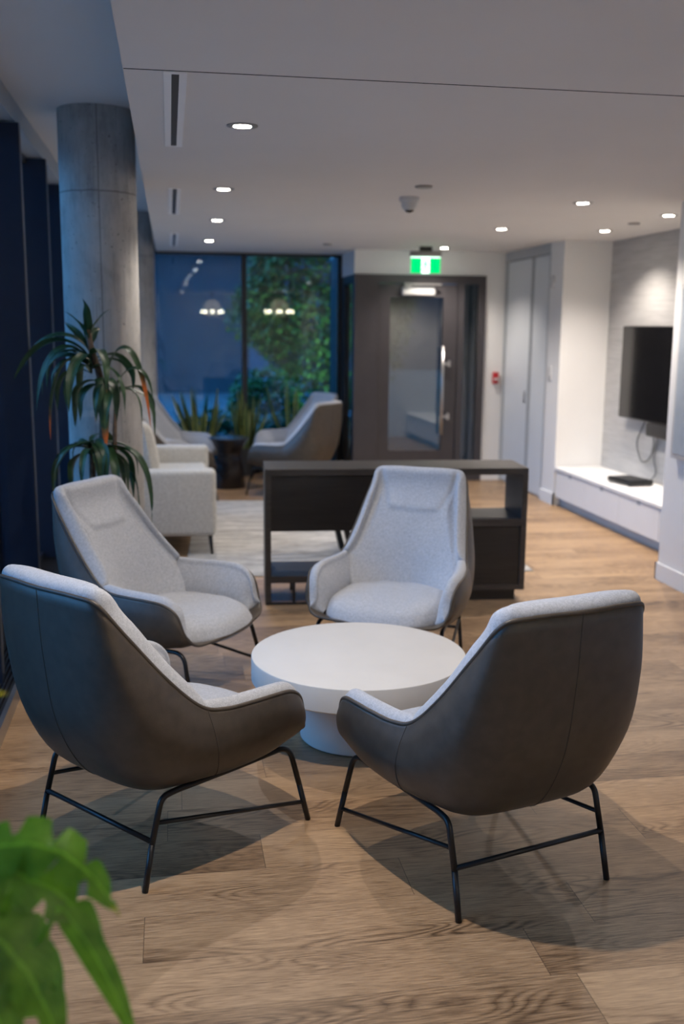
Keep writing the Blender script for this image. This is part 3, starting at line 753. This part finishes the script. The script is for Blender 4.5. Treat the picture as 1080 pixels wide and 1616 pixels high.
# small table behind console: only its slanted leg shows
t = thing('side_table', 'dark low table behind the console with one slanted leg showing', 'side table', (1.22, 6.9, 0), R(4))
box('tabletop', (-.22, -.14, .40), (.60, .30, .425), 'darkwood', t, bev=.003)
for (x, y, dx) in ((-.16, -.09, -1), (.54, -.09, 1), (-.16, .25, -1), (.54, .25, 1)):
    vs, fs = [], []
    x0, x1 = x-.03*dx*1.6, x+.02*dx
    q = [(x-.02-dx*.07+.0, y-.02, .40), (x+.02-dx*.07, y-.02, .40), (x+.02-dx*.07, y+.02, .40), (x-.02-dx*.07, y+.02, .40)]
    q2 = [(a+dx*.07 if dx > 0 else a+.10, b, .009) for a, b, c_ in q]
    q2 = [(a+(.10 if dx < 0 else -.10), b, .009) for a, b, c_ in q]
    mk('leg', q+q2, [(0, 1, 2, 3), (7, 6, 5, 4), (0, 4, 5, 1), (1, 5, 6, 2), (2, 6, 7, 3), (3, 7, 4, 0)], 'blackmetal', t)

# rug
rg = box('area_rug', (-1.16, -1.55, 0), (1.16, 1.37, .009), 'rug', None, bev=.003, seg=1)
rg.location = (1.30, 7.93, 0); rg.rotation_euler = (0, 0, R(-3.0)); tag(rg, 'pale grey streaked rug under the sofa, behind the console', 'rug')

# ------------------------------------------------------------------ sofa
t = thing('sofa', 'cream fabric sofa with square arms standing behind the column', 'sofa', (-.2, 7.9, .0095))
for s, y0, y1 in ((-1, -.86, -.68), (1, .62, .80)):
    box('arm', (-.46, y0, .14), (.50, y1, .605), 'sofa', t, bev=.035, seg=4)
box('base', (-.46, -.68, .14), (.47, .62, .30), 'sofa', t, bev=.02, seg=3)
box('backrest', (-.50, -.68, .28), (-.26, .62, .80), 'sofa', t, bev=.05, seg=4)
for y0, y1 in ((-.675, -.035), (-.03, .615)): box('seat_cushion', (-.27, y0, .30), (.48, y1, .475), 'sofa', t, bev=.04, seg=4)
for sx in (-.40, .455):
    for sy in (-.80, .74): tube('leg', [(sx, sy, .142), (sx+.012, sy, .0)] if sx > 0 else [(sx, sy, .142), (sx, sy, -.009)], lambda f: .016-.007*f, 'blackmetal', t)
def pillow(name, w, h, d, mat):
    n = 18; vs, fs = [], []
    for sd in (1, -1):
        k = len(vs)
        for i in range(n+1):
            for j in range(n+1):
                a, b = 2*i/n-1, 2*j/n-1; th = d*.5*((1-a**4)*(1-b**4))**.5
                sq = 1-.07*(1-abs(a))*b*b-.0; vs.append((a*w/2*(1-.06*(1-b*b)), sd*th, b*h/2*(1-.06*(1-a*a))))
        for i in range(n):
            for j in range(n): q = k+i*(n+1)+j; fs.append((q, q+1, q+n+2, q+n+1) if sd > 0 else (q, q+n+1, q+n+2, q+1))
    return mk(name, vs, fs, mat, None, True)
p = pillow('throw_pillow', .42, .42, .15, 'sofa'); p.location = (-.19, 7.56, .715); p.rotation_euler = (R(10), R(0), R(-84)); tag(p, 'cream cushion leaning inside the sofa, partly behind the column', 'cushion')

# hourglass table
t = thing('hourglass_table', 'black round hourglass side table between the back armchairs', 'side table', (.565, 10.2, 0))
lathe('body', [(0, 0), (.158, 0), (.163, .01), (.125, .30), (.118, .335), (.125, .37), (.185, .485), (.185, .49)], 'stool', t, 64)
lathe('tabletop', [(0, .488), (.198, .488), (.201, .494), (.201, .503), (.198, .507), (0, .507)], 'stool', t, 64)

# ------------------------------------------------------------------ foliage helpers
class Fol:
    def __init__(s): s.v, s.f, s.a = [], [], []
    def ribbon(s, pts, width, fold=.25, nacross=4, tipv=0.0, side=None, twist=0.0):
        """pts: centreline Vectors; width(f) half width; side: sideways reference vector"""
        N = len(pts); k0 = len(s.v); m = nacross
        for i, p in enumerate(pts):
            f = i/(N-1); t = (pts[min(i+1, N-1)]-pts[max(i-1, 0)]).normalized()
            sd = (side if side is not None else t.cross(Vector((0, 0, 1)))).copy()
            if sd.length < 1e-3: sd = Vector((1, 0, 0))
            sd = (sd-t*sd.dot(t)).normalized(); nn = sd.cross(t)
            if twist: q = Matrix.Rotation(twist*f, 3, t); sd = q @ sd; nn = q @ nn
            wl = width(f)
            for j in range(m+1):
                a = 2*j/m-1
                w_ = wl[0] if (isinstance(wl, tuple) and a < 0) else (wl[1] if isinstance(wl, tuple) else wl)
                s.v.append(p+sd*a*w_+nn*abs(a)*w_*fold); s.a.append((a, f, tipv))
        for i in range(N-1):
            for j in range(m): q = k0+i*(m+1)+j; s.f.append((q, q+1, q+m+2, q+m+1))
    def build(s, name, mat, parent=None): return mk(name, s.v, s.f, mat, parent, True, s.a)
def curve(p0, az, el, L, droop, n=14, wig=0):
    """leaf centreline: start direction az/el, bending down"""
    pts = [Vector(p0)]; e = el
    for i in range(n):
        pts.append(pts[-1]+Vector((math.cos(az)*math.cos(e), math.sin(az)*math.cos(e), math.sin(e)))*L/n)
        e = max(-1.5, e-droop/n*(1+.6*math.sin(i*1.3)*wig)); az += wig*.12*math.sin(i*.9+az*3)
    return pts
def strapw(w): return lambda f: w*max(.02, min(1, (f+.06)*6))*max(.02, (1-f**3.2))**.9*(.75+.25*math.sin(f*PI))

# ------------------------------------------------------------------ dracaena in front of the column
dr_ = thing('potted_dracaena', 'tall drooping green dracaena with browning tips in front of the column', 'potted plant', (-.36, 5.3, 0))
lathe('pot', [(0, 0), (.13, 0), (.165, .30), (.165, .32), (.15, .32), (.148, .28), (0, .28)], 'pot', dr_, 48)
lathe('soil', [(.149, .282), (.1, .292), (0, .295)], 'soil', dr_, 32)
canes = [([(0, 0, .28), (.0, .0, .6), (.005, 0, .95), (.02, 0, 1.15), (.015, 0, 1.33), (-.03, 0, 1.48), (-.045, 0, 1.58)], .023),
         ([(-.05, .03, .28), (-.055, .02, .6), (-.045, .02, .93), (-.05, .0, 1.0)], .02),
         ([(.05, -.03, .28), (.065, 0, .8), (.075, .0, 1.12), (.085, 0, 1.26)], .013)]
for pts, r in canes: tube('cane', smooth_path(pts, .08, 6), (lambda r: lambda f: r*(1-.35*f))(r), 'cane', dr_)
fo = Fol(); rnd = random.Random(11)
def tuft(c, n, L0, L1, w, dz, el0, el1, dr0=1.9, dr1=2.9, azs=None):
    for i in range(n):
        az = (azs[i % len(azs)] if azs else 2*PI*i/n)+rnd.uniform(-.35, .35)
        L = rnd.uniform(L0, L1)
        fo.ribbon(curve((c[0], c[1], c[2]+rnd.uniform(-dz, dz)), az, R(rnd.uniform(el0, el1)), L, rnd.uniform(dr0, dr1), 16, 1),
                  strapw(w*rnd.uniform(.8, 1.2)), .35, 4, rnd.uniform(.13, .22) if rnd.random() < .22 else 0.0, None, rnd.uniform(-1.2, 1.2))
tuft((-.045, 0, 1.50), 5, .16, .24, .026, .03, 60, 85, .3, 1.0)          # upright crown
tuft((-.035, 0, 1.40), 13, .32, .48, .025, .06, 15, 55, 2.2, 3.4, [3.1, 2.7, 3.5, 2.2, 4.0, 0, -.5, .6, 4.6, 1.6, 3.0, 5.5, 3.3])
tuft((.015, 0, 1.28), 4, .26, .36, .024, .04, 10, 45, 2.4, 3.4, [-2.0, 3.5, -.9, 2.6])
tuft((.085, 0, 1.26), 5, .28, .42, .021, .03, 20, 60, 2.0, 3.2, [0, -.6, .7, -1.4, 1.9, -.2])
tuft((-.05, 0, .98), 10, .26, .40, .026, .04, 5, 50, 2.0, 3.3)
tuft((.0, 0, .95), 8, .30, .46, .025, .05, 0, 45, 1.8, 3.2, [0, -.4, .5, -1.2, 3.0, -2.4])
tip = fo
# signature leaves: arching one ending in an orange tip, and a broad hanging one with a burnt tip
def bz(*q, n=18):
    q = [Vector(v) for v in q]; out = []
    for i in range(n+1):
        s_ = i/n; L = q[:]
        while len(L) > 1: L = [a_.lerp(b_, s_) for a_, b_ in zip(L, L[1:])]
        out.append(L[0])
    return out
fo.ribbon(bz((.03, -.01, 1.30), (.10, -.04, 1.62), (.22, -.05, 1.52), (.255, -.06, 1.09)), strapw(.030), .3, 4, .50, None, .8)
fo.ribbon(bz((.02, -.03, 1.33), (.02, -.12, 1.42), (.035, -.13, 1.15), (.035, -.12, .98)), strapw(.036), .3, 4, .42, Vector((1, .2, 0)))
fo.ribbon(bz((-.03, 0, 1.43), (-.16, -.02, 1.60), (-.32, -.03, 1.52), (-.41, -.02, 1.33)), strapw(.032), .3, 4, 0, None, .9)
fo.ribbon(bz((-.03, -.02, 1.42), (-.14, -.06, 1.57), (-.27, -.08, 1.48), (-.30, -.08, 1.18)), strapw(.030), .3, 4, 0, None, -.9)
fo.ribbon(bz((-.03, -.02, 1.40), (-.12, -.08, 1.52), (-.24, -.10, 1.38), (-.235, -.10, 1.04)), strapw(.026), .3, 4, .30, None, .9)
fo.ribbon(bz((-.03, 0, 1.45), (-.10, .02, 1.60), (-.30, .04, 1.58), (-.36, .05, 1.40)), strapw(.028), .3, 4, 0, None, -.8)
fo.ribbon(bz((.08, -.02, 1.27), (.14, -.05, 1.45), (.26, -.06, 1.42), (.27, -.06, 1.22)), strapw(.020), .3, 4, 0, None, .8)
fo.ribbon(bz((.0, -.04, .97), (.0, -.14, 1.06), (.01, -.17, .95), (.02, -.16, .74)), strapw(.042), .25, 4, 0, Vector((1, .2, 0)))
fo.ribbon(bz((.04, -.03, .95), (.16, -.08, 1.05), (.27, -.10, .92), (.25, -.10, .60)), strapw(.024), .3, 4, 0, None, 1.0)
fo.build('foliage', 'dracaena', dr_)

# ------------------------------------------------------------------ snake plants by the window
sl = ['leftmost potted snake plant by the back window', 'middle snake plant directly behind the black hourglass table', 'right snake plant behind the right-hand armchairs']
for i, (x, y, n, hh) in enumerate([(.30, 11.05, 13, 1.02), (.80, 11.06, 13, 1.0), (1.33, 11.12, 11, 1.08)]):
    t = thing('potted_snake_plant', sl[i], 'potted plant', (x, y, 0), 0, 'snake plants by the back window')
    lathe('pot', [(0, 0), (.09, 0), (.115, .28), (.115, .30), (.103, .30), (.101, .26), (0, .26)], 'pot', t, 40)
    lathe('soil', [(.102, .262), (0, .27)], 'soil', t, 24)
    f = Fol(); rn = random.Random(40+i)
    for k in range(n):
        az = 2*PI*k/n*1.7+rn.uniform(-.3, .3); rr = rn.uniform(.01, .075); L = (hh-.27)*rn.uniform(.62, 1.0)
        pts = curve((rr*math.cos(az), rr*math.sin(az)*.8, .26), az, R(rn.uniform(62, 88)), L, -R(rn.uniform(-6, 10)), 12, 0)
        f.ribbon(pts, (lambda w_: lambda q: w_*(.55+.45*math.sin(min(1, q*1.4)*PI/2))*max(.03, 1-q**4)**.8)(rn.uniform(.026, .036)), .35, 4, 0, Vector((math.cos(az+1.4), math.sin(az+1.4), 0)), rn.uniform(-.7, .7))
    f.build('foliage', 'snake', t)

# ------------------------------------------------------------------ foreground split-leaf plant
t = thing('potted_split_leaf_plant', 'blurred bright green split-leaf plant in the bottom left corner', 'potted plant', (-.32, 1.23, 0))
lathe('pot', [(0, 0), (.13, 0), (.17, .42), (.17, .45), (.155, .45), (.15, .40), (0, .40)], 'pot', t, 48)
lathe('soil', [(.151, .402), (0, .412)], 'soil', t, 32)
def lobed(w, nl=6, depth=.55, ph=0):
    def wf(f):
        env = w*math.sin(min(1, (f+.03)*1.02)*PI)**.6*(1-.35*f)
        def cut(q): return 1-depth*max(0, math.sin(q*nl*2*PI))**3
        return (env*cut(f+ph), env*cut(f+ph+.07))
    return wf
f = Fol(); st_v, st_f = [], []
def leaf(base, mid, tip_, w, sd, fold=.18, lob=True, tv=0.0, depth=.55, sag=0.0):
    b, m, e = Vector(base), Vector(mid), Vector(tip_)
    pts = [b*(1-s)**2+m*2*s*(1-s)+e*s*s for s in [i/36 for i in range(37)]]
    f.ribbon(pts, lobed(w, 5, depth, base[0]*3) if lob else strapw(w), fold, 8, tv, Vector(sd))
    root = Vector((0, 0, .41)); c = (root+b)*.5+Vector((0, 0, .10))
    tube_geo([root*(1-s)**2+c*2*s*(1-s)+b*s*s for s in [i/12 for i in range(13)]], .0038, 8, False, st_v, st_f)
# coordinates relative to pot centre (-.30,1.06)
leaf((.03, .04, .915), (.17, .05, .985), (.245, .0, .835), .050, (.10, .75, .55), tv=.20, depth=.85)
leaf((.0, .02, .90), (.13, .03, .95), (.225, .01, .80), .055, (.25, .6, .55), depth=.75)
leaf((.165, .01, .86), (.215, .0, .80), (.262, -.02, .66), .020, (.7, .2, .4), lob=False)
leaf((.02, -.02, .87), (.13, -.03, .88), (.17, -.04, .66), .060, (.55, .45, .5), depth=.7)
leaf((-.02, -.02, .86), (.08, -.05, .86), (.125, -.07, .64), .050, (.6, .3, .5), depth=.5)
leaf((.0, .04, .90), (.10, .0, .87), (.145, -.02, .70), .022, (.6, .3, .4), lob=False)
leaf((.02, .06, .82), (.10, .08, .84), (.165, .06, .68), .050, (.4, .5, .5), depth=.4)
leaf((-.05, .02, .97), (-.12, .05, 1.02), (-.24, .02, .90), .06, (.1, .8, .3))
leaf((-.03, -.05, .90), (-.08, -.14, .93), (-.12, -.26, .80), .06, (.8, -.3, .2))
leaf((.0, .10, .84), (.03, .18, .84), (.08, .24, .68), .05, (.7, -.1, .3))
leaf((.01, -.03, .78), (.08, -.08, .78), (.13, -.12, .60), .05, (.5, .5, .3))
leaf((.0, .02, 1.08), (.05, .03, 1.16), (.112, .03, 1.145), .013, (.2, .6, .3), lob=False, tv=1.0)
f.build('foliage', 'fore', t); mk('stems', st_v, st_f, 'fore', t, True)

# ------------------------------------------------------------------ chandeliers in the room behind the photographer (seen mirrored in the back window)
def chandelier(loc, R0, label):
    t = thing('chandelier', label, 'chandelier', loc)
    lathe('canopy', [(.06, 0), (.06, -.02), (.02, -.04), (0, -.04)], 'brass', t, 24)
    tube('stem', [(0, 0, -.03), (0, 0, -.55)], .008, 'brass', t)
    for i in range(8):
        a = 2*PI*i/8; c, s = math.cos(a), math.sin(a)
        tube('arm', smooth_path([(0, 0, -.52), (c*R0*.5, s*R0*.5, -.58), (c*R0, s*R0, -.52), (c*R0, s*R0, -.47)], .06, 5), .006, 'brass', t, 8)
        lathe('bulb', [(0, -.47), (.014, -.465), (.018, -.445), (.010, -.41), (0, -.40)], 'bulb', t, 12, loc=(c*R0, s*R0, 0))
    ld = bpy.data.lights.new('chandelier_glow', 'POINT'); ld.energy = 2.5; ld.color = (1, .75, .5); ld.shadow_soft_size = .2
    lo = bpy.data.objects.new('chandelier_glow', ld); C.objects.link(lo); lo.parent = t; lo.location = (0, 0, -.36)
chandelier((2.42, -.45, ZC), .30, 'brass chandelier of small bulbs mirrored in the right pane of the back window')
chandelier((1.0, -1.9, ZC), .24, 'smaller brass chandelier mirrored in the left pane of the back window')

# ------------------------------------------------------------------ outside, beyond the back window
struct(box('garden_ground', (-14, YW+.06, -.25), (14, 40, -.05), 'ground')).name = 'ground'
struct(box('street_ground', (-14, -8, -.25), (XL-.1, YW+.06, -.05), 'ground')).name = 'ground'
def bush(name, c, rad, n, ls, mat, label, cat, trunk=None, seed=1):
    t = thing(name, label, cat, (c[0], c[1], -.05)); f = Fol(); rn = random.Random(seed)
    for i in range(n):
        d = Vector((rn.gauss(0, 1), rn.gauss(0, 1), rn.gauss(0, 1))).normalized(); k = rn.uniform(.45, 1)**.5
        k *= 1+.28*noise.noise(d*2.2+Vector((seed, 0, 0)))
        p = Vector((d.x*rad[0]*k, d.y*rad[1]*k, c[2]+.05+d.z*rad[2]*k))
        if p.z < .03: continue
        az = rn.uniform(0, 2*PI); L = ls*rn.uniform(.7, 1.4)
        f.ribbon(curve(p, az, R(rn.uniform(-50, 40)), L, .8, 3, 0), lambda q: L*.28*math.sin(min(.97, q+.08)*PI), .2, 2, 0, None, rn.uniform(-1, 1))
    f.build('foliage', mat, t)
    if trunk: tube('trunk', smooth_path([(0, 0, 0), (.05, .03, c[2]*.5), (-.03, 0, c[2]*1.0)], .3), lambda q: trunk*(1-.5*q), 'bark', t)
    return t
bush('garden_tree', (2.15, 14.4, 2.0), (1.25, .9, 1.35), 15000, .10, 'hedge', 'leafy green tree outside the right pane of the back window', 'tree', .07, 3)
bush('garden_shrub', (1.2, 13.2, .5), (.5, .4, .55), 3000, .08, 'hedge', 'dark green shrub outside, low in front of the garden tree', 'shrub', None, 5)
bush('ground_shrub', (.45, 11.75, .25), (.5, .28, .40), 1300, .10, 'lowgreen', 'low bright shrub outside behind the left snake plant', 'shrub', None, 8)
bush('ground_shrub', (1.35, 11.75, .22), (.5, .28, .38), 1300, .10, 'lowgreen', 'low bright shrub outside behind the right snake plant', 'shrub', None, 9)
t = thing('neighbour_building', 'dim blue building across the street outside the left pane', 'building', (-3.5, 26, -.05))
box('wall', (-7, 0, 0), (5.5, 3, 3.6), 'facade', t); box('roof', (-7.2, -.3, 3.6), (5.7, 3.2, 3.8), 'facade', t)
for x in (-5.5, -3): box('window', (x-.5, -.02, 1.1), (x+.5, .02, 2.6), 'doorglass', t)
lamp = thing('tree_fill_light', 'added unseen fill spotlight brightening the tree, hidden behind the lobby', 'fill light', (2.35, 12.45, -.05))  # invented spot to brighten the foliage; no known lamp stands here
lathe('housing', [(.05, 0), (.05, .12), (.03, .14), (0, .14)], 'black', lamp, 20)
ld = bpy.data.lights.new('tree_fill_beam', 'SPOT'); ld.energy = 700; ld.color = (1, .95, .5); ld.spot_size = R(90); ld.spot_blend = .8; ld.shadow_soft_size = .1
lo = bpy.data.objects.new('tree_fill_beam', ld); C.objects.link(lo); lo.parent = lamp; lo.location = (0, 0, .25)
lo.rotation_euler = Vector((-.45, 1.7, 2.3)).to_track_quat('-Z', 'Y').to_euler()
